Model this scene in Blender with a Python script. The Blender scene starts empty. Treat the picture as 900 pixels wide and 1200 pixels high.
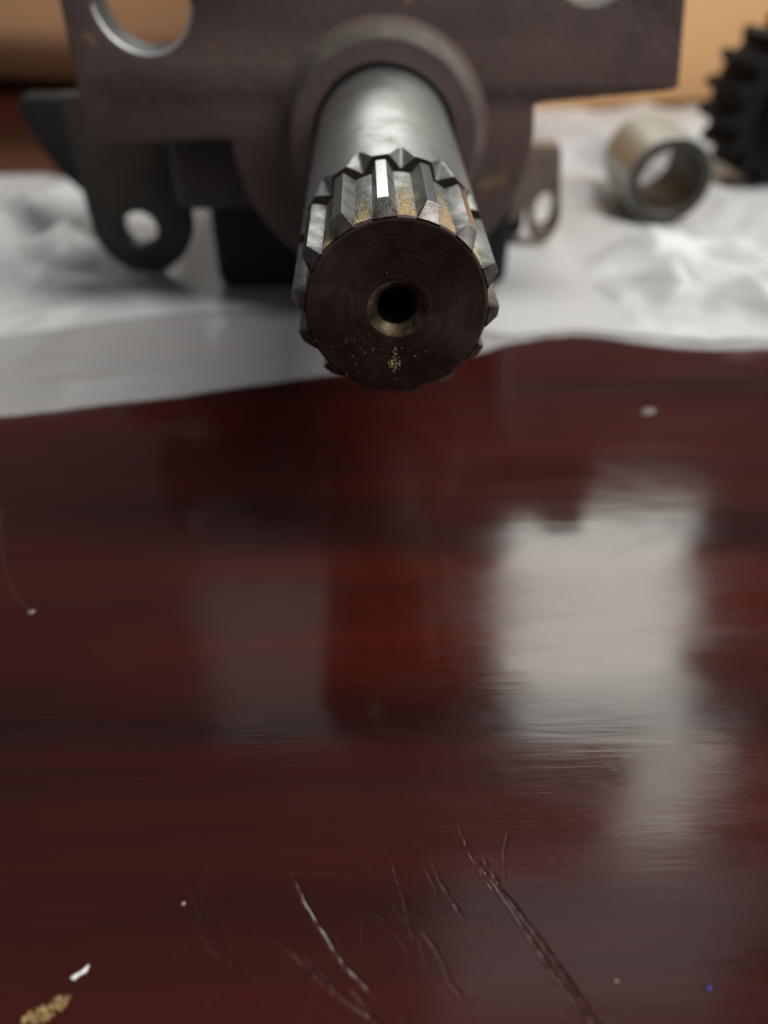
import bpy, bmesh, math, random
from mathutils import Vector, Matrix, noise
random.seed(7)
K = 0.001                      # everything below is written in millimetres
S = bpy.context.scene
C = S.collection
R = math.radians

# ------------------------------------------------------------------ camera
cd = bpy.data.cameras.new('camera'); cam = bpy.data.objects.new('camera', cd); C.objects.link(cam)
cam.location = (-4.44*K, -114.0*K, 100.66*K)
cam.rotation_euler = (R(90-38.8), 0, R(-1.262))
cd.sensor_fit = 'VERTICAL'; cd.sensor_height = 36.0; cd.lens = 36*950/1200
cd.clip_start = 0.005; cd.clip_end = 20
cd.dof.use_dof = True; cd.dof.focus_distance = 0.1155; cd.dof.aperture_fstop = 8.8
S.camera = cam

# ------------------------------------------------------------------ world and lamps
w = bpy.data.worlds.new('World'); S.world = w; w.use_nodes = True
bg = w.node_tree.nodes['Background']
bg.inputs[0].default_value = (0.95, 0.97, 1.0, 1); bg.inputs[1].default_value = 0.10

def area(name, loc, rot, sx, sy, power, col=(1, 1, 1)):
    l = bpy.data.lights.new(name, 'AREA'); l.shape = 'RECTANGLE'; l.size = sx; l.size_y = sy
    l.energy = power; l.color = col
    o = bpy.data.objects.new(name, l); C.objects.link(o); o.location = loc; o.rotation_euler = rot
    return o
# ceiling lamp above the table, a little behind and right of the motor
area('ceiling_lamp', (0.52, -0.11, 0.80), (R(8), R(30), 0), 0.84, 0.26, 13.5, (1, 0.98, 0.95))
# window behind and right of the table: tall pane and a narrower pane over its right end
def pane(name, x0, x1, z0, z1, L, col=(0.98, 1.0, 0.91)):
    area(name, ((x0+x1)/2, 1.0, (z0+z1)/2), (R(-90), 0, 0), x1-x0, z1-z0, L*math.pi*(x1-x0)*(z1-z0), col)
pane('window_light', 0.245, 0.58, 0.80, 1.00, 6.8)
pane('window_light', 0.265, 0.63, 1.005, 1.25, 7.4)
pane('window_light', 0.325, 0.69, 1.255, 1.45, 6.4)
pane('window_light', 0.62, 0.82, 1.455, 1.95, 4.4)
pane('haze_fill_light', 0.22, 1.15, 2.05, 3.2, 0.75, (0.96, 0.97, 1.0))  # added pane, source unseen; lays haze on the table's lower right
pane('dim_reflection_light', -0.34, -0.065, 0.95, 1.46, 0.4)  # added dim pane for the grey reflection left of the shaft
# lower part of the same window wall, seen over the motor in the polished shaft
area('low_window_light', (-0.03, 1.0, 0.56), (R(-90), 0, 0), 0.40, 0.30, 1.6, (1, 0.985, 0.95))

S.view_settings.view_transform = 'Standard'; S.view_settings.look = 'None'
S.view_settings.exposure = 0; S.view_settings.gamma = 1
S.render.engine = 'CYCLES'
S.cycles.use_denoising = True
S.cycles.max_bounces = 8

# ------------------------------------------------------------------ helpers
def tag(o, label=None, cat=None, group=None, kind=None):
    if label: o['label'] = label
    if cat: o['category'] = cat
    if group: o['group'] = group
    if kind: o['kind'] = kind
    return o

def empty(name, loc=(0, 0, 0)):
    o = bpy.data.objects.new(name, None); C.objects.link(o); o.location = [c*K for c in loc]
    o.empty_display_size = 0.01
    return o

def link(name, me, mat, parent=None, M=None):
    o = bpy.data.objects.new(name, me); C.objects.link(o)
    if mat and not me.materials: me.materials.append(mat)
    if parent:
        o.parent = parent
        o.matrix_parent_inverse = Matrix.Translation(parent_world(parent)).inverted()
    if M is not None: o.matrix_basis = M
    return o

def parent_world(p):
    return p.location.copy() if p.type == 'EMPTY' else Vector((0, 0, 0))

def smooth(me, ang=30):
    bm = bmesh.new(); bm.from_mesh(me)
    bmesh.ops.recalc_face_normals(bm, faces=bm.faces)
    for f in bm.faces: f.smooth = True
    for e in bm.edges:
        e.smooth = not (len(e.link_faces) == 2 and e.calc_face_angle(0) > R(ang))
    bm.to_mesh(me); bm.free()

def mesh(name, verts, faces, ang=30):
    me = bpy.data.meshes.new(name)
    me.from_pydata([tuple(c*K for c in v) for v in verts], [], faces)
    smooth(me, ang); me.update()
    return me

def lathe(prof, n=96, axis='y', ang=30):
    """prof: list of (r, t) along the axis; r == 0 closes to a point."""
    v, f, rings = [], [], []
    for r, t in prof:
        if r < 1e-6:
            rings.append([len(v)]); v.append((0, t, 0))
        else:
            rings.append(list(range(len(v), len(v)+n)))
            for i in range(n):
                a = 2*math.pi*i/n; v.append((r*math.sin(a), t, r*math.cos(a)))
    for a, b in zip(rings[:-1], rings[1:]):
        for i in range(n):
            j = (i+1) % n
            if len(a) == 1 and len(b) == 1: continue
            if len(a) == 1: f.append((a[0], b[i], b[j]))
            elif len(b) == 1: f.append((a[i], b[0], a[j]))
            else: f.append((a[i], b[i], b[j], a[j]))
    return mesh('lathe', v, f, ang)

def plate(outline, holes, yf, thick, bevel=0.6, jitter=0.0, seed=1):
    """solid plate in a plane of constant y: outline and holes are (x, z) loops in mm; front at y = yf."""
    cu = bpy.data.curves.new('plate', 'CURVE'); cu.dimensions = '2D'; cu.fill_mode = 'BOTH'
    cu.extrude = (thick/2-bevel)*K; cu.bevel_depth = bevel*K; cu.bevel_resolution = 2; cu.offset = -bevel*K
    for k, loop in enumerate([outline]+holes):
        sp = cu.splines.new('POLY'); sp.points.add(len(loop)-1); sp.use_cyclic_u = True
        for p, (x, z) in zip(sp.points, loop): p.co = (x*K, z*K, 0, 1)
    o = bpy.data.objects.new('tmp', cu); C.objects.link(o)
    dg = bpy.context.evaluated_depsgraph_get()
    me = bpy.data.meshes.new_from_object(o.evaluated_get(dg))
    bpy.data.objects.remove(o); bpy.data.curves.remove(cu)
    bm = bmesh.new(); bm.from_mesh(me)
    bmesh.ops.remove_doubles(bm, verts=bm.verts, dist=1e-6)
    bm.to_mesh(me); bm.free()
    me.transform(Matrix.Translation((0, (yf+thick/2)*K, 0)) @ Matrix.Rotation(R(90), 4, 'X'))
    smooth(me, 32); me.materials.clear()
    return me

def box(x0, x1, y0, y1, z0, z1, bev=2.0, seg=3):
    me = bpy.data.meshes.new('box'); bm = bmesh.new()
    bmesh.ops.create_cube(bm, size=1)
    for v in bm.verts:
        v.co = Vector(((x0+x1)/2+v.co.x*(x1-x0), (y0+y1)/2+v.co.y*(y1-y0), (z0+z1)/2+v.co.z*(z1-z0)))*K
    bmesh.ops.bevel(bm, geom=bm.edges[:], offset=bev*K, segments=seg, profile=0.5, affect='EDGES')
    bm.to_mesh(me); bm.free(); smooth(me, 40)
    return me

def rounded(pts, rad, n=7):
    """round the corners of a polygon; rad is one radius or one per corner"""
    out = []
    N = len(pts)
    for i in range(N):
        p0, p1, p2 = Vector(pts[i-1]), Vector(pts[i]), Vector(pts[(i+1) % N])
        r = rad[i] if isinstance(rad, (list, tuple)) else rad
        if r <= 0: out.append(tuple(p1)); continue
        a, b = (p0-p1), (p2-p1)
        t = min(r, a.length*0.48, b.length*0.48)
        A, B = p1+a.normalized()*t, p1+b.normalized()*t
        for k in range(n+1):
            s = k/n; q = A*(1-s)**2 + p1*2*s*(1-s) + B*s*s
            out.append(tuple(q))
    return out

def circle(cx, cz, r, n=40, sz=None):
    return [(cx+r*math.cos(2*math.pi*i/n), cz+(sz or r)*math.sin(2*math.pi*i/n)) for i in range(n)]

# ------------------------------------------------------------------ materials
class Mat:
    def __init__(s, name):
        s.m = bpy.data.materials.new(name); s.m.use_nodes = True
        s.t = s.m.node_tree; s.b = s.t.nodes['Principled BSDF']; s.co = s.n('ShaderNodeTexCoord').outputs['Object']
    def n(s, t, **k):
        x = s.t.nodes.new(t)
        for a, b in k.items(): setattr(x, a, b)
        return x
    def l(s, a, b): s.t.links.new(a, b)
    def noise(s, scale, detail=4, rough=0.55, vec=None, stretch=None, dist=0.0):
        v = vec or s.co
        if stretch:
            mp = s.n('ShaderNodeMapping'); mp.inputs['Scale'].default_value = stretch; s.l(v, mp.inputs[0]); v = mp.outputs[0]
        x = s.n('ShaderNodeTexNoise'); x.inputs['Scale'].default_value = scale
        x.inputs['Detail'].default_value = detail; x.inputs['Roughness'].default_value = rough
        x.inputs['Distortion'].default_value = dist
        s.l(v, x.inputs['Vector']); return x.outputs['Fac']
    def ramp(s, fac, stops):
        x = s.n('ShaderNodeValToRGB'); e = x.color_ramp.elements
        while len(e) < len(stops): e.new(0.5)
        for el, (p, c) in zip(e, stops):
            el.position = p; el.color = (c, c, c, 1) if isinstance(c, (int, float)) else (*c, 1)
        s.l(fac, x.inputs[0]); return x.outputs[0]
    def mix(s, fac, a, b, mode='MIX'):
        x = s.n('ShaderNodeMix', data_type='RGBA', blend_type=mode)
        for val, i in ((fac, 0), (a, 6), (b, 7)):
            if isinstance(val, (int, float)): x.inputs[i].default_value = val if i == 0 else (val, val, val, 1)
            elif isinstance(val, tuple): x.inputs[i].default_value = (*val, 1)
            else: s.l(val, x.inputs[i])
        return x.outputs[2]
    def math(s, op, a, b=0.0):
        x = s.n('ShaderNodeMath', operation=op)
        for i, v in enumerate((a, b)):
            if isinstance(v, (int, float)): x.inputs[i].default_value = v
            else: s.l(v, x.inputs[i])
        return x.outputs[0]
    def bump(s, h, strength, dist, chain=None):
        x = s.n('ShaderNodeBump'); x.inputs['Strength'].default_value = strength; x.inputs['Distance'].default_value = dist
        s.l(h, x.inputs['Height'])
        if chain: s.l(chain, x.inputs['Normal'])
        return x.outputs[0]
    def set(s, **k):
        nm = {'color': 'Base Color', 'rough': 'Roughness', 'metal': 'Metallic', 'normal': 'Normal', 'coat': 'Coat Weight',
              'coat_rough': 'Coat Roughness', 'spec': 'Specular IOR Level', 'coat_normal': 'Coat Normal', 'alpha': 'Alpha', 'ior': 'IOR'}
        for a, v in k.items():
            i = s.b.inputs[nm[a]]
            if isinstance(v, (int, float)): i.default_value = v
            elif isinstance(v, tuple): i.default_value = (*v, 1)
            else: s.l(v, i)
        return s.m

def mat_wood():
    m = Mat('lacquered_mahogany')
    band = m.noise(1, 3, 0.5, stretch=(3.0, 38, 1), dist=0.3)
    streak = m.noise(1, 6, 0.62, stretch=(7, 150, 1), dist=0.35)
    fibre = m.noise(1, 5, 0.7, stretch=(60, 1900, 1))
    c = m.ramp(band, [(0.34, (0.012, 0.0038, 0.0038)), (0.47, (0.031, 0.0048, 0.0032)), (0.62, (0.052, 0.0065, 0.0038))])
    c = m.mix(m.ramp(streak, [(0.30, 0.55), (0.66, 0.0)]), c, (0.016, 0.0055, 0.005))
    c = m.mix(m.ramp(fibre, [(0.5, 0.0), (0.75, 0.16)]), c, (0.085, 0.02, 0.013))
    pore = m.ramp(m.noise(1, 3, 0.6, stretch=(420, 4200, 1)), [(0.60, 0.0), (0.70, 1.0)])
    c = m.mix(m.math('MULTIPLY', pore, 0.45), c, (0.007, 0.003, 0.003))
    at = m.n('ShaderNodeAttribute', attribute_name='wear').outputs['Fac']
    grit = m.noise(2600, 4, 0.6)
    wr = m.math('MULTIPLY', at, m.ramp(grit, [(0.32, 0.1), (0.62, 1.0)]))
    c = m.mix(m.math('MULTIPLY', wr, 0.6), c, (0.085, 0.045, 0.036))
    cut = m.n('ShaderNodeAttribute', attribute_name='cut').outputs['Fac']
    c = m.mix(m.math('MULTIPLY', cut, 0.85), c, (0.006, 0.0025, 0.0025))
    smear = m.noise(1, 6, 0.68, stretch=(14, 48, 1), dist=0.9)
    rg = m.ramp(smear, [(0.32, 0.065), (0.7, 0.18)])
    rg = m.mix(m.ramp(m.noise(1, 4, 0.6, stretch=(150, 2600, 1)), [(0.58, 0.0), (0.74, 0.3)]), rg, 0.3)
    rg = m.mix(m.math('MULTIPLY', wr, 0.5), rg, 0.32)
    h = m.bump(m.noise(38, 2, 0.5), 0.10, 0.0009)
    h1 = m.bump(m.noise(1, 4, 0.6, stretch=(16, 130, 1), dist=0.4), 0.16, 0.00025, h)
    h2 = m.bump(fibre, 0.09, 0.00006, h1)
    h2 = m.bump(m.math('SUBTRACT', 1.0, pore), 0.05, 0.00003, h2)
    return m.set(color=c, rough=rg, normal=h2, spec=0.52)

def mat_paint():
    m = Mat('brown_primer_casting')
    big = m.noise(35, 5, 0.6); fine = m.noise(900, 4, 0.65); vfine = m.noise(3200, 2, 0.6)
    c = m.mix(m.ramp(big, [(0.35, 0.0), (0.65, 1.0)]), (0.084, 0.054, 0.050), (0.118, 0.079, 0.072))
    c = m.mix(m.ramp(fine, [(0.60, 0.0), (0.72, 0.6)]), c, (0.18, 0.13, 0.105))
    spot = m.noise(150, 3, 0.5)
    c = m.mix(m.ramp(spot, [(0.685, 0.0), (0.73, 0.75)]), c, (0.23, 0.15, 0.075))
    h = m.bump(vfine, 0.35, 0.00008); h = m.bump(fine, 0.35, 0.0002, h); h = m.bump(m.noise(160, 4, 0.6), 0.3, 0.0006, h)
    return m.set(color=c, rough=m.ramp(fine, [(0.3, 0.42), (0.7, 0.66)]), normal=h, spec=0.45)

def mat_black():
    m = Mat('black_painted_iron')
    fine = m.noise(500, 4, 0.6)
    c = m.mix(fine, (0.010, 0.009, 0.008), (0.024, 0.021, 0.019))
    return m.set(color=c, rough=0.65, normal=m.bump(fine, 0.4, 0.0003), spec=0.25)

def mat_dull(name, a, b, rough=0.55, sc=120):
    m = Mat(name); f = m.noise(sc, 5, 0.6)
    return m.set(color=m.mix(m.ramp(f, [(0.35, 0.0), (0.65, 1.0)]), a, b), rough=rough, normal=m.bump(m.noise(sc*8, 3), 0.3, 0.0002))

def mat_steel():
    m = Mat('ground_steel_journal')
    turn = m.noise(1, 4, 0.6, stretch=(60, 2600, 60)); blot = m.noise(110, 6, 0.65, dist=0.5)
    c = m.mix(m.ramp(blot, [(0.42, 0.0), (0.68, 1.0)]), (0.56, 0.58, 0.57), (0.30, 0.30, 0.26))
    rust = m.noise(330, 5, 0.7)
    c = m.mix(m.ramp(rust, [(0.62, 0.0), (0.74, 0.7)]), c, (0.22, 0.17, 0.10))
    rg = m.math('ADD', m.ramp(blot, [(0.35, 0.30), (0.7, 0.46)]), m.math('MULTIPLY', turn, 0.08))
    return m.set(color=c, rough=rg, metal=1.0, normal=m.bump(turn, 0.18, 0.00003))

def mat_spline():
    m = Mat('oxidised_spline_steel')
    blot = m.noise(240, 6, 0.65, dist=0.4); along = m.noise(1, 4, 0.6, stretch=(900, 90, 900))
    c = m.mix(m.ramp(blot, [(0.38, 0.0), (0.66, 1.0)]), (0.30, 0.315, 0.30), (0.10, 0.10, 0.082))
    rust = m.noise(420, 5, 0.7)
    c = m.mix(m.ramp(rust, [(0.58, 0.0), (0.72, 0.85)]), c, (0.12, 0.075, 0.04))
    rg = m.ramp(blot, [(0.3, 0.30), (0.7, 0.52)])
    return m.set(color=c, rough=rg, metal=m.ramp(rust, [(0.5, 0.85), (0.75, 0.25)]), normal=m.bump(along, 0.3, 0.00008))

def mat_face():
    """turned shaft end, browned; rings follow the lathe tool"""
    m = Mat('browned_turned_end')
    sp = m.n('ShaderNodeSeparateXYZ'); m.l(m.co, sp.inputs[0])
    rad = m.math('SQRT', m.math('ADD', m.math('MULTIPLY', sp.outputs[0], sp.outputs[0]), m.math('MULTIPLY', sp.outputs[2], sp.outputs[2])))
    cb = m.n('ShaderNodeCombineXYZ'); m.l(rad, cb.inputs[0])
    ring = m.noise(2600, 3, 0.7, vec=cb.outputs[0]); broad = m.noise(420, 2, 0.5, vec=cb.outputs[0])
    blot = m.noise(170, 6, 0.68, dist=0.4)
    c = m.mix(m.ramp(blot, [(0.36, 0.0), (0.66, 1.0)]), (0.060, 0.040, 0.034), (0.15, 0.098, 0.08))
    c = m.mix(m.ramp(ring, [(0.35, 0.5), (0.6, 0.0)]), c, (0.024, 0.014, 0.012))
    fleck = m.noise(1500, 3, 0.6)
    c = m.mix(m.ramp(fleck, [(0.70, 0.0), (0.76, 0.8)]), c, (0.30, 0.21, 0.13))
    h = m.bump(ring, 0.45, 0.00006); h = m.bump(blot, 0.25, 0.0002, h)
    tg = m.n('ShaderNodeTangent', direction_type='RADIAL', axis='Y'); m.l(tg.outputs[0], m.b.inputs['Tangent'])
    m.b.inputs['Anisotropic'].default_value = 0.75
    return m.set(color=c, rough=m.ramp(broad, [(0.3, 0.34), (0.7, 0.5)]), metal=0.75, normal=h)

def mat_bag(name, clear):
    m = Mat(name)
    t = m.t; out = t.nodes['Material Output']
    big = m.noise(18, 4, 0.6)
    fine = m.bump(m.noise(200, 3, 0.5, dist=0.3), 0.2, 0.0004)
    m.set(color=m.mix(big, (0.74, 0.745, 0.745), (0.82, 0.82, 0.81)), rough=0.30, normal=fine, spec=0.5)
    tr = m.n('ShaderNodeBsdfTranslucent'); tr.inputs[0].default_value = (0.86, 0.85, 0.86, 1); m.l(fine, tr.inputs['Normal'])
    mx = m.n('ShaderNodeMixShader'); mx.inputs[0].default_value = 0.28
    m.l(m.b.outputs[0], mx.inputs[1]); m.l(tr.outputs[0], mx.inputs[2])
    tp = m.n('ShaderNodeBsdfTransparent'); mx2 = m.n('ShaderNodeMixShader'); mx2.inputs[0].default_value = clear
    m.l(mx.outputs[0], mx2.inputs[1]); m.l(tp.outputs[0], mx2.inputs[2]); m.l(mx2.outputs[0], out.inputs[0])
    return m.m

def mat_board(name='tan_board', a=(0.60, 0.33, 0.145), b=(0.74, 0.44, 0.21)):
    m = Mat(name)
    gr = m.noise(1, 5, 0.6, stretch=(14, 14, 160)); f = m.noise(700, 3)
    c = m.mix(gr, a, b)
    return m.set(color=c, rough=0.55, normal=m.bump(f, 0.2, 0.0002))

def mat_flat(name, c, rough=0.7, metal=0.0):
    m = Mat(name); f = m.noise(2500, 3)
    return m.set(color=m.mix(f, tuple(x*0.75 for x in c), tuple(min(1, x*1.2) for x in c)), rough=rough, metal=metal)

WOOD, PAINT, BLACK, STEEL, SPLINE, FACE, BAG, BOARD = mat_wood(), mat_paint(), mat_black(), mat_steel(), mat_spline(), mat_face(), mat_bag('white_plastic_film', 0.28), mat_board()
BOARD2 = mat_board('orange_tan_board', (0.74, 0.39, 0.19), (0.84, 0.48, 0.26))
THIN = mat_bag('thin_plastic_film', 0.5)
LUG = mat_dull('dark_brown_lug', (0.030, 0.023, 0.018), (0.048, 0.037, 0.029))
WORN = mat_dull('worn_grey_edge', (0.060, 0.050, 0.043), (0.115, 0.10, 0.086), 0.5)
LUG2 = mat_dull('worn_brown_lug', (0.12, 0.085, 0.068), (0.17, 0.13, 0.10))
SLEEVE = mat_flat('dull_sleeve_steel', (0.40, 0.41, 0.37), 0.42, 0.55)
GEARM = mat_flat('black_gear_steel', (0.0045, 0.0045, 0.005), 0.65)
GEARM.node_tree.nodes['Principled BSDF'].inputs['Specular IOR Level'].default_value = 0.22
BOREW = mat_flat('shade_dark_bore', (0.05, 0.045, 0.038), 0.55, 0.3)  # shade inside the sleeve is put into this dark bore and rim colour
BRASSY = mat_dull('worn_bright_bore', (0.05, 0.034, 0.022), (0.20, 0.15, 0.09), 0.3, 500)
BRASSY.node_tree.nodes['Principled BSDF'].inputs['Metallic'].default_value = 0.8
DUST = mat_flat('tan_sawdust', (0.60, 0.47, 0.29), 0.9)
POLISH = mat_flat('bright_tooth_tip', (0.72, 0.73, 0.71), 0.24, 1.0)  # tip lands coloured brighter and smoother to strengthen their highlight
SLOTW = mat_flat('dark_slot_wall', (0.035, 0.038, 0.039), 0.55)  # flange slot walls, darker than the plate paint
RIM = mat_flat('bare_steel_rim', (0.60, 0.60, 0.58), 0.45, 0.6)
GRIME_SHADE = mat_dull('grime_and_shade', (0.018, 0.011, 0.008), (0.045, 0.026, 0.017), 0.5, 500)  # dark tone paints in groove and shaft bore shade along with grime
CHAMF = mat_dull('browned_chamfer', (0.05, 0.04, 0.035), (0.16, 0.15, 0.14), 0.4, 300)
CHAMF.node_tree.nodes['Principled BSDF'].inputs['Metallic'].default_value = 0.7
SEAL = mat_flat('black_seal_rubber', (0.008, 0.008, 0.008), 0.6)

# ------------------------------------------------------------------ table top with its scratches
SCR = [  # polyline (mm), half-width, depth, wear on the left lip
 ([(7.41,-58.72),(10.2,-63.36),(13.18,-68.73),(16.24,-74.62),(19.65,-80.26),(21,-82.5)], .20, .075, .55),
 ([(9.0,-59.0),(11.6,-65.03),(14.57,-69.77),(17.24,-74.64),(20.12,-80.27),(21.3,-82.5)], .24, .10, .35),
 ([(13.67,-55.84),(12.29,-60.01),(12.0,-64.49)], .14, .03, .1),
 ([(2.82,-60.38),(3.89,-63.77),(5.1,-65.95),(6.43,-68.58)], .17, .04, .6),
 ([(1.5,-60.2),(2.6,-63.2),(3.4,-65.4)], .13, .03, .45),
 ([(1.18,-69.47),(2.57,-71.67),(4.0,-75.0)], .17, .05, .7),
 ([(3.6,-74.9),(5.56,-77.28)], .16, .05, .95),
 ([(-15.33,-61.12),(-13.72,-64.47),(-11.2,-68.7),(-8.03,-73.15),(-3.92,-77.34)], .24, .09, .75),
 ([(-16.6,-69.9),(-13.58,-72.08),(-10.46,-74.95),(-6.52,-77.72),(-3.0,-80.2)], .28, .06, 1.0),
 ([(-13.4,-71.4),(-10.69,-74.03),(-8.28,-76.44)], .22, .05, .8),
 ([(-7.4,-75.6),(-5.6,-77.4),(-4.6,-78.6)], .26, .05, .9),
 ([(-3.94,-54.83),(-2.17,-60.84),(-0.75,-66.35),(0.05,-71.42)], .20, .035, .08),
 ([(-28.07,-61.96),(-25.24,-67.88),(-22.49,-71.41),(-18.77,-75.22)], .24, .05, .16),
 ([(-25.73,-68.6),(-23.9,-70.9),(-22.4,-72.2)], .26, .03, .35),
 ([(-5.5,-66.25),(-2.93,-68.88),(0.0,-72.38)], .18, .03, .12),
 ([(6.63,-55.06),(7.85,-59.91),(11.38,-66.62)], .17, .04, .18),
]
for _ in range(46):        # fine hairline scuffs among the deep ones
    x, y = random.uniform(-29, 22), random.uniform(-82, -55); a = R(random.gauss(-58, 16)); L = random.uniform(1.2, 7)
    b = a+R(random.uniform(-12, 12))
    SCR.append(([(x, y), (x+L*.5*math.cos(a), y+L*.5*math.sin(a)), (x+L*.5*(math.cos(a)+math.cos(b)), y+L*.5*(math.sin(a)+math.sin(b)))], .12, random.uniform(.006, .018), random.uniform(.05, .3)))
def table():
    def axis(lo, hi, step, far_lo, far_hi):
        a = []
        v = lo; n = int(round((hi-lo)/step))
        fine = [lo+(hi-lo)*i/n for i in range(n+1)]
        out = []; d = step*2; x = lo-d
        while x > far_lo: out.append(x); d = min(d*1.5, 120); x -= d
        out.append(far_lo); pre = out[::-1]
        out = []; d = step*2; x = hi+d
        while x < far_hi: out.append(x); d = min(d*1.5, 120); x += d
        out.append(far_hi)
        return pre+fine+out
    xs = axis(-30, 23.5, 0.14, -700, 700); ys = axis(-84, -53, 0.14, -420, 560)
    nx, ny = len(xs), len(ys)
    G = [[0.0]*nx for _ in range(ny)]; H = [[0.0]*nx for _ in range(ny)]; W = [[0.0]*nx for _ in range(ny)]
    import bisect
    for pts, hw, dep, wear in SCR:
        hw *= 1.1
        P = [Vector(p) for p in pts]
        tot = sum((b-a).length for a, b in zip(P[:-1], P[1:])); acc = 0
        for a, b in zip(P[:-1], P[1:]):
            L = (b-a).length; u = (b-a)/L; nrm = Vector((-u.y, u.x))     # towards the right of the picture
            m = hw*4
            i0 = bisect.bisect_left(xs, min(a.x, b.x)-m); i1 = bisect.bisect_right(xs, max(a.x, b.x)+m)
            j0 = bisect.bisect_left(ys, min(a.y, b.y)-m); j1 = bisect.bisect_right(ys, max(a.y, b.y)+m)
            for j in range(j0, j1):
                for i in range(i0, i1):
                    q = Vector((xs[i], ys[j])); s = (q-a).dot(u)
                    if s < -0.05 or s > L+0.05: continue
                    d = (q-a).dot(nrm)+0.13*noise.noise(Vector((q.x*0.5, q.y*0.5, hw*40)))+0.05*noise.noise(Vector((q.x*2, q.y*2, hw*40)))
                    g = (acc+s)/tot
                    env = max(0, min(1, g*5))*max(0, min(1, (1-g)*6)) if pts[-1][1] > -82 else max(0, min(1, g*5))
                    wob = max(0.12, 0.7+1.0*noise.noise(Vector((q.x*0.8, q.y*0.8, dep*99))))
                    e = env*wob
                    dep2 = dep*0.95
                    z = -dep2*math.exp(-(d/(hw*0.75))**2)+dep2*0.4*math.exp(-((d+hw*1.5)/(hw*0.8))**2)
                    if abs(z*e) > abs(H[j][i]): H[j][i] = z*e
                    ww = wear*0.95*env*math.exp(-((d+hw*1.25)/(hw*0.9))**2)*max(0, min(1.3, 0.75+1.3*noise.noise(Vector((q.x*1.3+9, q.y*1.3, acc)))))
                    W[j][i] = max(W[j][i], ww)
                    G[j][i] = max(G[j][i], e*min(1, dep*16)*math.exp(-((d-hw*.1)/(hw*0.6))**2))
            acc += L
    v = [(xs[i], ys[j], H[j][i]) for j in range(ny) for i in range(nx)]
    f = [(j*nx+i, j*nx+i+1, (j+1)*nx+i+1, (j+1)*nx+i) for j in range(ny-1) for i in range(nx-1)]
    me = bpy.data.meshes.new('table'); me.from_pydata([tuple(c*K for c in p) for p in v], [], f)
    me.polygons.foreach_set('use_smooth', [True]*len(f))
    at = me.attributes.new('wear', 'FLOAT', 'POINT')
    at.data.foreach_set('value', [W[j][i] for j in range(ny) for i in range(nx)])
    ag = me.attributes.new('cut', 'FLOAT', 'POINT')
    ag.data.foreach_set('value', [min(1, G[j][i]) for j in range(ny) for i in range(nx)])
    me.update()
    o = link('table_top', me, WOOD)
    return tag(o, 'dark red lacquered mahogany table top with scratches', None, kind='structure')
table()

# ------------------------------------------------------------------ tan boards behind
def board(name, p, q, h, label):
    a, b = Vector((*p, 0)), Vector((*q, 0)); d = (b-a); L = d.length; ang = math.atan2(d.y, d.x)
    o = link(name, box(0, L, 0, 14, 0.3, h, 1.2), BOARD)
    o.location = (a.x*K, a.y*K, 0); o.rotation_euler = (0, 0, ang)
    return tag(o, label, 'board', 'tan boards behind the parts')
board('wooden_board', (-30, 293.5), (300, 399), 112, 'tan wooden board behind the steel sleeve, right of the motor')
def rounded_board():
    # thick board whose lower front edge is rounded over
    prof = [(60, 1), (34, 1)]+[(34-34*math.sin(R(t)), 35-34*math.cos(R(t))) for t in range(6, 91, 6)]+[(0, 92), (3, 95), (60, 95)]
    v, f = [], []; n = len(prof); L = 290
    for x in (0, L): v += [(x, y, z) for y, z in prof]
    f = [(i, (i+1) % n, n+(i+1) % n, n+i) for i in range(n)]+[tuple(range(n)), tuple(range(n, 2*n))]
    o = link('wooden_board', mesh('board', v, f, 25), BOARD2)
    o.location = (-330*K, 416*K, 0); o.rotation_euler = (0, 0, math.atan2(322-424, 360))
    tag(o, 'tan board with rounded lower edge left of the motor, seen through its left slot', 'board', 'tan boards behind the parts')
rounded_board()

# ------------------------------------------------------------------ plastic bag
FRONT = [(-240,38),(-120,42),(-89.5,47.1),(-71,51.1),(-51.8,55.3),(-32,61.4),(-11.2,66),(24,76.5),(34,81.5),(44,85),(53,85.8),(61,83.8),(70,80.3),(78,77.6),(87,76),(101,77.2),(130,80),(240,84)]
BACK = [(-240,240),(-153,232),(-135,231.5),(-120,223),(-105,214),(-90,225),(-60,260),(0,300),(45,310),(80,319),(178,338),(207,344),(240,352)]
FOLD = [(-240,70),(-103,86),(-82,93.5),(-60,100),(-27,104),(0,100),(24,88),(34,84.5),(53,88.5),(70,84),(87,79.5),(101,80.5),(130,83.5),(240,88)]
def interp(T, x):
    for (a, b), (c, d) in zip(T[:-1], T[1:]):
        if x <= c:
            t = max(0, (x-a)/(c-a)); t = t*t*(3-2*t) if False else t
            return b+(d-b)*t
    return T[-1][1]
def hsh(i, j, k):
    return noise.cell(Vector((i+0.5, j+0.5, k+0.5)))
def facet(x, y, s, seed):
    """piecewise flat crumple: jittered lattice heights, linear over triangles, sharp creases between"""
    x, y = x/s, y/s; i, j = math.floor(x), math.floor(y); u, v = x-i, y-j
    h = lambda a, b: hsh(i+a, j+b, seed)
    if hsh(i, j, seed+11) > 0.0:
        return h(0,0)+(h(1,0)-h(0,0))*u+(h(1,1)-h(1,0))*v if u > v else h(0,0)+(h(0,1)-h(0,0))*v+(h(1,1)-h(0,1))*u
    if u+v < 1: return h(0,0)+(h(1,0)-h(0,0))*u+(h(0,1)-h(0,0))*v
    return h(1,1)+(h(0,1)-h(1,1))*(1-u)+(h(1,0)-h(1,1))*(1-v)
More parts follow.
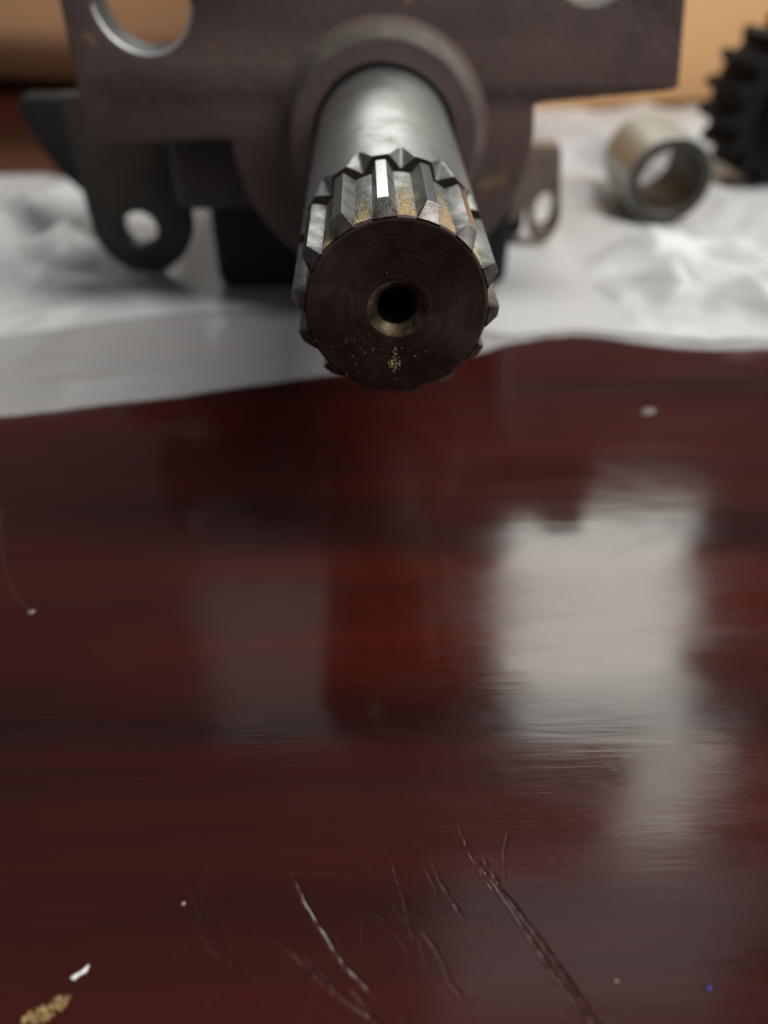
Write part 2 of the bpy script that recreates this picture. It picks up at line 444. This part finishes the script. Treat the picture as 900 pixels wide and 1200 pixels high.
CREASE = [  # sharp folds pressed into the film: from, to, half-width, height
 ((62,112),(150,84),9,4.5),((40,120),(95,135),8,4.0),((70,88),(60,128),5,3.0),((88,120),(118,80),6,3.6),((105,135),(190,120),9,5),
 ((55,160),(75,240),9,4),((110,215),(70,300),10,5),((130,260),(220,300),12,6),((-95,45),(-78,62),5,2.5),((-110,70),(-60,62),5,1.6),
 ((-150,150),(-95,200),12,6),((-130,110),(-100,160),10,5),((-80,66),(-30,72),5,1.8),((120,120),(180,175),10,5),((52,100),(85,108),5,2.6)]
def film(back, front, base, amp, seed, nx, ny, x0=-240, x1=240):
    v, f = [], []
    for j in range(ny+1):
        for i in range(nx+1):
            x = x0+(x1-x0)*i/nx; t = j/ny
            yf = interp(front, x)+0.9*noise.noise(Vector((x*0.06, seed, 2)))+0.5*noise.noise(Vector((x*0.25, seed, 7)))
            yb = interp(back, x)+3*noise.noise(Vector((x*0.05, seed, 4)))
            y = yf+(yb-yf)*t
            wx, wy = x+14*noise.noise(Vector((x*.022, y*.022, seed))), y+14*noise.noise(Vector((x*.022, y*.022, seed+9)))
            z = amp*0.75*(facet(wx*0.8+wy*0.6, wy*0.8-wx*0.6, 31, int(seed))+0.35)+amp*0.10*facet(wx*0.6+wy*0.8, wy*0.6-wx*0.8, 6.5, int(seed)+5)+amp*0.28*facet(wx*0.9-wy*0.43, wy*0.9+wx*0.43, 13, int(seed)+3)
            for a, b, hw, h in CREASE:
                a, b = Vector(a), Vector(b); q = Vector((wx, wy)); u = (b-a); L = u.length; u /= L
                s = (q-a).dot(u)
                if -hw < s < L+hw:
                    d = abs((q-a).dot(Vector((-u.y, u.x))))
                    e = min(1, (s+hw)/hw, (L+hw-s)/hw)
                    if d < hw: z += h*e*(1-d/hw)**1.5*(amp/5)
            edge = min(1, (y-yf)/9); z = max(0.0, z)*(0.2+0.8*edge)
            # pressed flat under the motor
            dx = max(0, -62-x, x-62); dy = max(0, 92-y, y-215)
            k = min(1, math.hypot(dx, dy)/22)
            # pressed under sleeve and gear
            for cx, cy, rr in ((98, 182, 15), (152, 216, 20)):
                k = min(k, max(0, (math.hypot(x-cx, y-cy)-rr)/14))
            z = base+z*k
            v.append((x, y, z))
    for j in range(ny):
        for i in range(nx):
            a = j*(nx+1)+i; f.append((a, a+1, a+nx+2, a+nx+1))
    return mesh('film', v, f, 180)
bag = empty('plastic_bag', (0, 200, 0))
tag(bag, 'crumpled white plastic bag spread under the motor parts', 'plastic bag')
link('lower_layer', film(BACK, FRONT, 0.35, 1.8, 3.3, 300, 150), THIN, bag)
link('upper_layer', film(BACK, FOLD, 1.1, 7.0, 8.1, 340, 190), BAG, bag)
ZB = 1.5          # the level things stand at, on the pressed film

# ------------------------------------------------------------------ hydraulic motor
motor = empty('hydraulic_motor', (0, 120, 0))
tag(motor, 'brown hydraulic motor lying on the plastic bag, splined steel shaft towards the viewer', 'hydraulic motor')
AX = 48.0
def at_axis(me):
    me.transform(Matrix.Translation((0, 0, AX*K))); return me

# mounting flange: slotted plate joined to a round pilot
outl = [(-71.6, 79.5), (-71.9, 46.0), (-37.3, 48.6)]
a0, a1 = math.atan2(47.4-AX, -37.0), math.atan2(54.6-AX, 36.6)+2*math.pi
a0 = math.pi+math.atan((AX-47.2)/37.0)
arc = [(37.0*math.cos(a0+(a1-a0)*i/60), AX+37.0*math.sin(a0+(a1-a0)*i/60)) for i in range(61)]
def uslot(cx, cz, r, top):       # open slot, cut down from the top edge
    return [(cx+r, top)]+[(cx+r*math.cos(math.pi*-i/24), cz+r*math.sin(math.pi*-i/24)) for i in range(25)]+[(cx-r, top)]
edge = [(-71.6, 79.5), (-71.8, 60)]+[(-71.9+0.25*noise.noise(Vector((i, 0, 0))), 60-i*1.5) for i in range(1, 9)]
edge += [(-71.4, 46.2), (-69, 45.9)]+[(-67+i*2.2, 46.1+0.045*i*2.2+0.35*noise.noise(Vector((i*0.9, 3, 0)))) for i in range(13)]
outline = edge+arc+[(38, 55.2)]+[(40+i*2.5, 55.4+0.082*i*2.5+0.2*noise.noise(Vector((i*0.9, 8, 0)))) for i in range(12)]
outline += [(69.6, 58.0), (70.4, 58.8), (69.2, 68), (67.5, 80.5)]+uslot(47.0, 86.0, 10.9, 96)[0:0]
outline += [(56.5, 80.8)]+[(47+10.8*math.cos(R(-28)-(R(124))*i/20), 86.1+10.8*math.sin(R(-28)-R(124)*i/20)) for i in range(21)]+[(37.5, 80.6)]
outline += [(-42.8, 79.8)]+uslot(-53.6, 77.0, 10.7, 79.7)[1:-1]+[(-64.4, 79.6)]
flange = link('mounting_flange', plate(outline, [], 98, 11.5, 0.7), PAINT, motor)

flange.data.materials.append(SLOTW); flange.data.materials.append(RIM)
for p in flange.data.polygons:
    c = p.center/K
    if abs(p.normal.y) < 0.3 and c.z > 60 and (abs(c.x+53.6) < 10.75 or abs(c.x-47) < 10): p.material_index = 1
    elif abs(p.normal.y) < 0.97 and c.y < 99 and 60 < c.z < 76 and abs(c.x+53.6) < 11.5: p.material_index = 2

# boss round the shaft, with the seal recess
boss = link('seal_boss', at_axis(lathe([(16.9, 108), (16.9, 94.5), (17.1, 92.4), (17.7, 92.0), (21.9, 92.0), (22.4, 92.25), (23.6, 96.2), (24.3, 97.4), (26.2, 98.2)], 128, ang=24)), PAINT, motor)
boss.data.materials.append(WORN)
for p in boss.data.polygons:
    rr = math.hypot(p.center.x, p.center.z-AX*K)/K
    if rr > 22.1 and p.center.y < 97.6*K: p.material_index = 1
link('shaft_seal', at_axis(lathe([(15.7, 96), (15.9, 94.0), (17.1, 94.2), (17.1, 97)], 96)), SEAL, motor)

# body behind the flange
link('front_housing', box(-56, 35, 109.8, 150, 26, 62, 3), LUG, motor)
link('lower_housing', box(-48.4, 37, 116, 205, ZB, 56, 3), BLACK, motor)
link('gear_housing', box(-44, 38, 150.5, 215, 30, 66, 5), BLACK, motor)
link('dark_backing', box(10, 48.5, 156, 200, ZB, 29.8, 3), BLACK, motor)  # black block added behind the right lug so its notch looks dark
lo = [(-54.6, 52), (-55.2, 30)]+[(-70.3+14.8*math.cos(R(18-i*9.5)), 18.0+15.2*math.sin(R(18-i*9.5))) for i in range(21)]+[(-85.4, 30), (-85.6, 52)]
link('mounting_lug', plate(lo, [circle(-71.0, 16.0, 5.0)], 125, 6, 0.8), LUG, motor)
link('mounting_lug', plate(rounded([(35.7, 33), (55.3, 33), (56.0, 31), (58.9, 8.5), (55.0, 2.0), (49.0, 4.0), (47.6, 14.0), (42.5, 8.0), (33, 8)], [0, 1.5, 1.5, 4, 5, 3, 3, 4, 0], 6), [circle(53.0, 12.9, 3.1, 32, 5.6)], 148, 6, 1.0), LUG2, motor)
link('rear_dark_plate', plate(rounded([(-108, 46.5), (-80, 46.0), (-80, 12), (-92, 17), (-99.6, 25), (-105.2, 36.0)], [4, 0, 0, 6, 8, 8], 6), [], 150, 9, 1.2), BLACK, motor)  # dark wedge-shaped plate behind and left of the left lug

# shaft: splined end, ring groove, run-out notches and ground journal
NT, RT, RR = 14, 15.9, 13.9
PH0 = R(-7.3)
def shaft_core():
    n = NT*36
    st = [(0.0, 13.5), (0.25, 13.75), (0.6, RR), (21.0, RR), (21.05, 13.2), (23.4, 13.2)]
    Y = [s[0] for s in st]; ys2 = [23.45+0.28*i for i in range(18)]+[29.0, 31, 36, 42, 50, 60, 70, 80, 90, 97]
    v, f = [], []
    rings = []
    def addring(fn, y):
        rings.append(len(v))
        for i in range(n):
            a = 2*math.pi*i/n; r = fn(a); v.append((r*math.sin(a), y, r*math.cos(a)))
    for y, r in st: addring(lambda a: r, y)
    per = 2*math.pi/NT
    for y in ys2:
        def fn(a):
            d = abs(((a-PH0) % per)-per/2)*RT            # distance from the middle of the space
            g = RR-0.1+max(0, d-0.25)*1.05
            lift = 2.1*(y-23.4)/4.4
            return min(RT, g+lift)
        addring(fn, y)
    for a, b in zip(rings[:-1], rings[1:]):
        for i in range(n):
            j = (i+1) % n; f.append((a+i, b+i, b+j, a+j))
    return mesh('shaft', v, f, 28)
shaft = link('shaft', at_axis(shaft_core()), STEEL, motor)
shaft.data.materials.append(SPLINE); shaft.data.materials.append(GRIME_SHADE)
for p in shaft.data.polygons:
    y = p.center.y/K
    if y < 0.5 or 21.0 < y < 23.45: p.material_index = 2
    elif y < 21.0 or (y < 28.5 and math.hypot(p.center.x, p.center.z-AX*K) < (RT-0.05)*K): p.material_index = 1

def tooth_mesh():
    v = []; secs = []
    # cross-section from foot to foot: half-width, radius
    def sec(y, rt, wt, wb=1.72, rb=13.5):
        pts = [(-wb-0.12, rb), (-wb, RR+0.05), (-(wt+0.16), rt-0.22), (-wt, rt), (0, rt+0.02), (wt, rt), (wt+0.16, rt-0.22), (wb, RR+0.05), (wb+0.12, rb)]
        return [(x, y, math.sqrt(max(0, z*z-x*x*0.9))) for x, z in pts]
    S_ = [sec(0.03, 13.98, 1.6, 1.66, 13.3), sec(0.25, 14.2, 1.5), sec(2.3, 15.76, 0.86), sec(2.6, 15.9, 0.80), sec(12, 15.9, 0.80), sec(20.6, 15.9, 0.80), sec(20.95, 15.7, 0.80)]
    m = len(S_[0]); f = []
    for s in S_: v += s
    for k in range(len(S_)-1):
        for i in range(m-1): f.append((k*m+i, k*m+i+1, (k+1)*m+i+1, (k+1)*m+i))
        f.append((k*m+m-1, k*m, (k+1)*m, (k+1)*m+m-1))
    f.append(tuple(range(m))); f.append(tuple((len(S_)-1)*m+i for i in range(m)))
    return mesh('spline_tooth', v, f, 18)
tm = tooth_mesh(); tm.materials.append(SPLINE); tm.materials.append(CHAMF); tm.materials.append(POLISH)
for p in tm.polygons:
    if p.center.y < 2.4*K: p.material_index = 1
    elif p.center.z > 15.85*K: p.material_index = 2
for k in range(NT):
    a = PH0+2*math.pi*k/NT
    t = bpy.data.objects.new('spline_tooth', tm); C.objects.link(t); t.parent = shaft
    t.matrix_basis = Matrix.Translation((0, 0, AX*K)) @ Matrix.Rotation(a, 4, 'Y')
    t.matrix_parent_inverse = shaft.matrix_basis.inverted()

prof = [(13.8, 0.12), (13.6, -0.02)]
for i in range(1, 30):
    r = 13.6-i*(13.6-4.5)/30
    prof.append((r, -0.03+0.045*noise.noise(Vector((r*2.3, 1, 1)))))
prof += [(4.45, 0.0)]
fm = lathe(prof, 128, ang=60)
ef = link('end_face', fm, FACE, shaft); ef.matrix_basis = Matrix.Translation((0, 0, AX*K))
bore = [(4.5, -0.02), (4.25, 0.12), (3.2, 1.1)]
for i in range(10): bore += [(2.95, 1.3+i*1.0), (3.25, 1.8+i*1.0)]
bore += [(2.9, 12), (0, 13.5)]
cb = link('centre_bore', lathe(bore, 64, ang=40), BRASSY, shaft); cb.data.materials.append(GRIME_SHADE)
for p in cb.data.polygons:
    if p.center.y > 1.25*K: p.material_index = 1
cb.matrix_basis = Matrix.Translation((0, 0, AX*K))

# ------------------------------------------------------------------ loose parts behind
def sleeve():
    L, ro, ri = 33, 14.4, 10.4
    root = empty('steel_sleeve', (98.5, 167, ZB)); tag(root, 'short dull steel sleeve lying on the plastic bag', 'sleeve')
    M = Matrix.Translation((98.5*K, 167*K, (ro+ZB)*K)) @ Matrix.Rotation(R(1), 4, 'Z')
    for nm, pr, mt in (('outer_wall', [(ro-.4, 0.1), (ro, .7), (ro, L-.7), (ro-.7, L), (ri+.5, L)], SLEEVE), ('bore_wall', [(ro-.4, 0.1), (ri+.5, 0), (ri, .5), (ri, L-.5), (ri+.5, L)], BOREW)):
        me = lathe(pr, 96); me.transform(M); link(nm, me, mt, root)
sleeve()
def gear():
    root = empty('gear_wheel', (156.5, 207, ZB)); tag(root, 'black toothed gear wheel standing at the right edge', 'gear')
    NG, ro, ri, T = 17, 28.5, 24.2, 24
    out = []
    for k in range(NG):
        for fr, r in ((-.40, ri), (-.30, ri), (-.13, ro), (.13, ro), (.30, ri), (.40, ri)):
            a = 2*math.pi*(k+fr)/NG+0.12; out.append((r*math.sin(a), ro+ZB+r*math.cos(a)))
    M = Matrix.Translation((156.5*K, 207*K, 0)) @ Matrix.Rotation(R(10), 4, 'Z')
    g = plate(out, [circle(0, ro+ZB, 4)], 0, T, 0.6); g.transform(M)
    link('toothed_rim', g, GEARM, root)
    h = lathe([(4, T+3), (4, -3.5), (5, -4), (15, -4), (15.6, -3.4), (15.6, 0.5)], 64); h.transform(M @ Matrix.Translation((0, 0, (ro+ZB)*K)))
    link('hub', h, GEARM, root)
gear()

# ------------------------------------------------------------------ sawdust and crumbs
def flakes(name, items, mat):
    """items: (point, normal, size) -> many tiny bent chips in one mesh"""
    v, f = [], []
    for p, nrm, s in items:
        nrm = Vector(nrm).normalized(); t = nrm.orthogonal().normalized(); t.rotate(Matrix.Rotation(random.uniform(0, 6.28), 3, nrm)); b = nrm.cross(t)
        l, wd, h = s*random.uniform(.7, 1.9)*(1.9 if random.random() < .12 else 1), s*random.uniform(.2, .55), s*random.uniform(.2, .6)
        p = Vector(p); tilt = random.uniform(-.4, .4)
        k = len(v)
        for q in ((-l, -wd, 0), (-l*.3, wd, 0), (l, wd*.3, 0), (l*.3, -wd, 0), (0, 0, h+abs(tilt)*s)):
            v.append(tuple(p+t*q[0]*.5+b*q[1]*.5+nrm*(q[2]+tilt*q[0]*.3)))
        f += [(k, k+1, k+4), (k+1, k+2, k+4), (k+2, k+3, k+4), (k+3, k, k+4), (k+3, k+2, k+1, k)]
    me = bpy.data.meshes.new(name); me.from_pydata([tuple(c*K for c in q) for q in v], [], f); me.update()
    return link(name, me, mat)
it = []
per = 2*math.pi/NT
for gap, dens in ((-2.5, 700), (-1.5, 600), (-0.5, 800), (0.5, 2300), (1.5, 2300), (2.5, 600), (3.5, 150), (-3.5, 150)):
    for _ in range(dens):
        a = PH0+per*gap+random.gauss(0, 0.05)
        y = 1.2+abs(random.gauss(0, 6.0)) if random.random() < .5 else random.uniform(.6, 4.0)
        if y > 20.5: continue
        d = abs(a-(PH0+per*gap))*RR
        r = RR+max(0, d-1.6)*2.2+0.03
        nn = (math.sin(a), 0, math.cos(a))
        it.append(((r*math.sin(a), y, AX+r*math.cos(a)), nn, random.uniform(.06, .24)))
for _ in range(70):
    a = PH0+random.uniform(-1.2, 1.2); it.append(((15.93*math.sin(a), random.uniform(33, 60), AX+15.93*math.cos(a)), (math.sin(a), 0, math.cos(a)), random.uniform(.08, .2)))
def facept(x, z): return (x, -0.06, AX+z)
for _ in range(110):
    x, z = random.gauss(-4, 5.5), random.gauss(-6, 4.5)
    if 5 < math.hypot(x, z) < 13.6: it.append((facept(x, z), (0, -1, 0), random.uniform(.04, .13)))
for i in range(14): it.append((facept(-.3+random.gauss(0, .2), -6.3-i*.18), (0, -1, 0), .16))
for i in range(34): it.append((facept(-.3+random.gauss(0, .7), -9.2+random.gauss(0, .45)), (0, -1, 0), .2))
tag(flakes('sawdust', it, DUST), 'tan sawdust caught between the teeth of the shaft', 'sawdust', kind='stuff')

CLUMP = mat_flat('brown_sawdust', (0.36, 0.24, 0.10), 0.9)
def crumb(name, pts, s, n, mat, label, cat, group=None, h=0.9):
    items = []
    for (x, y, sd) in pts:
        for _ in range(n):
            items.append(((x+random.gauss(0, sd), y+random.gauss(0, sd*.8), 0.03+abs(random.gauss(0, h*.4))), (random.gauss(0, 1.2), random.gauss(0, 1.2), 1), random.uniform(.6, 1.3)*s))
    return tag(flakes(name, items, mat), label, cat, group)
crumb('sawdust_clump', [(-42.9, -78.2, .3)], .62, 26, CLUMP, 'small tan sawdust clump in the bottom left corner, cut by the frame', 'sawdust', 'sawdust clumps')
crumb('sawdust_clump', [(-41.6, -77.8, .38)], .66, 32, CLUMP, 'middle tan sawdust clump of the three in the bottom left corner', 'sawdust', 'sawdust clumps')
crumb('sawdust_clump', [(-40.2, -76.7, .33)], .66, 30, CLUMP, 'spiky tan sawdust clump nearest the white chip', 'sawdust', 'sawdust clumps')
WHITE = mat_flat('white_chip', (0.85, 0.85, 0.84), 0.5); BLUE = mat_flat('blue_speck', (0.025, 0.03, 0.32), 0.6); DULL = mat_flat('dull_crumb', (0.15, 0.12, 0.10), 0.85); GREY = mat_flat('pale_crumb', (0.28, 0.24, 0.21), 0.8)
def pebble(name, x, y, sx, sy, sz, rot, mat, label, cat, grp=None):
    bm = bmesh.new(); bmesh.ops.create_icosphere(bm, subdivisions=3, radius=1)
    for v in bm.verts:
        k = 1+.45*noise.noise(v.co*1.6+Vector((x, y, 0)))
        v.co = Vector((v.co.x*sx*k, v.co.y*sy*k, v.co.z*sz*k))*K
    me = bpy.data.meshes.new(name); bm.to_mesh(me); bm.free(); smooth(me, 60)
    o = link(name, me, mat); o.location = (x*K, y*K, sz*.75*K); o.rotation_euler = (0, 0, R(rot))
    return tag(o, label, cat, grp)
def chip():
    bm = bmesh.new()
    pr = [(-1.15, -.62, .30), (-.85, -.60, .42), (-.45, -.25, .34), (-.1, .0, .26), (.3, .2, .36), (.65, .55, .40), (.85, 1.0, .16), (.92, 1.25, .05)]
    rings = []
    for x, y, r in pr:
        rings.append([bm.verts.new(Vector((x+r*.8*math.cos(a)*-.6, y+r*.8*math.cos(a)*.8, .28+r*.7*math.sin(a)))*K) for a in [2*math.pi*i/12 for i in range(12)]])
    for a, b in zip(rings[:-1], rings[1:]):
        for i in range(12): bm.faces.new((a[i], a[(i+1) % 12], b[(i+1) % 12], b[i]))
    bm.faces.new(rings[0]); bm.faces.new(rings[-1])
    me = bpy.data.meshes.new('chip'); bm.to_mesh(me); bm.free(); smooth(me, 60)
    o = link('white_chip', me, WHITE); o.location = (-38.7*K, -73.6*K, 0); o.scale = (.8, .8, .8)
    tag(o, 'bright white plastic chip on the table, bottom left', 'chip')
chip()
pebble('dust_speck', -28.2, -65.7, .26, .22, .15, 0, GREY, 'tiny pale speck on the table above the left scratches', 'speck')
pebble('dust_speck', 23.2, -75.7, .19, .16, .1, 0, GREY, 'tiny white speck right of the long scratch', 'speck')
pebble('blue_speck', 33.6, -76.6, .27, .2, .12, 50, BLUE, 'tiny blue speck at the bottom right', 'speck')
pebble('pale_crumb', 61.0, 47.1, 1.9, 1.2, .3, 30, DULL, 'pale blurred crumb on the table before the plastic bag', 'crumb')
pebble('pale_crumb', -62.8, -15.1, .6, .6, .2, 0, DULL, 'small pale crumb near the left edge of the table', 'crumb')

def drip():
    P = [Vector(p) for p in ((-78, 14), (-75.5, 6), (-73.2, 0.5), (-70.4, -5.5), (-67, -11), (-64.4, -13.8), (-62.9, -15))]
    v, f = [], []
    for i, p in enumerate(P):
        d = (P[min(i+1, len(P)-1)]-P[max(i-1, 0)]).normalized(); n = Vector((-d.y, d.x)); wd = 0.45
        v += [(p.x-n.x*wd, p.y-n.y*wd, .01), (p.x-n.x*wd*.5, p.y-n.y*wd*.5, .03), (p.x+n.x*wd*.5, p.y+n.y*wd*.5, .03), (p.x+n.x*wd, p.y+n.y*wd, .01)]
        if i:
            for k in range(3): f.append((4*i-4+k, 4*i-3+k, 4*i+1+k, 4*i+k))
    tag(link('dried_drip', mesh('drip', v, f, 60), mat_flat('dried_lacquer', (0.030, 0.008, 0.0055), 0.35)), 'faint curved dried drip on the table at the left edge', 'drip mark')
drip()
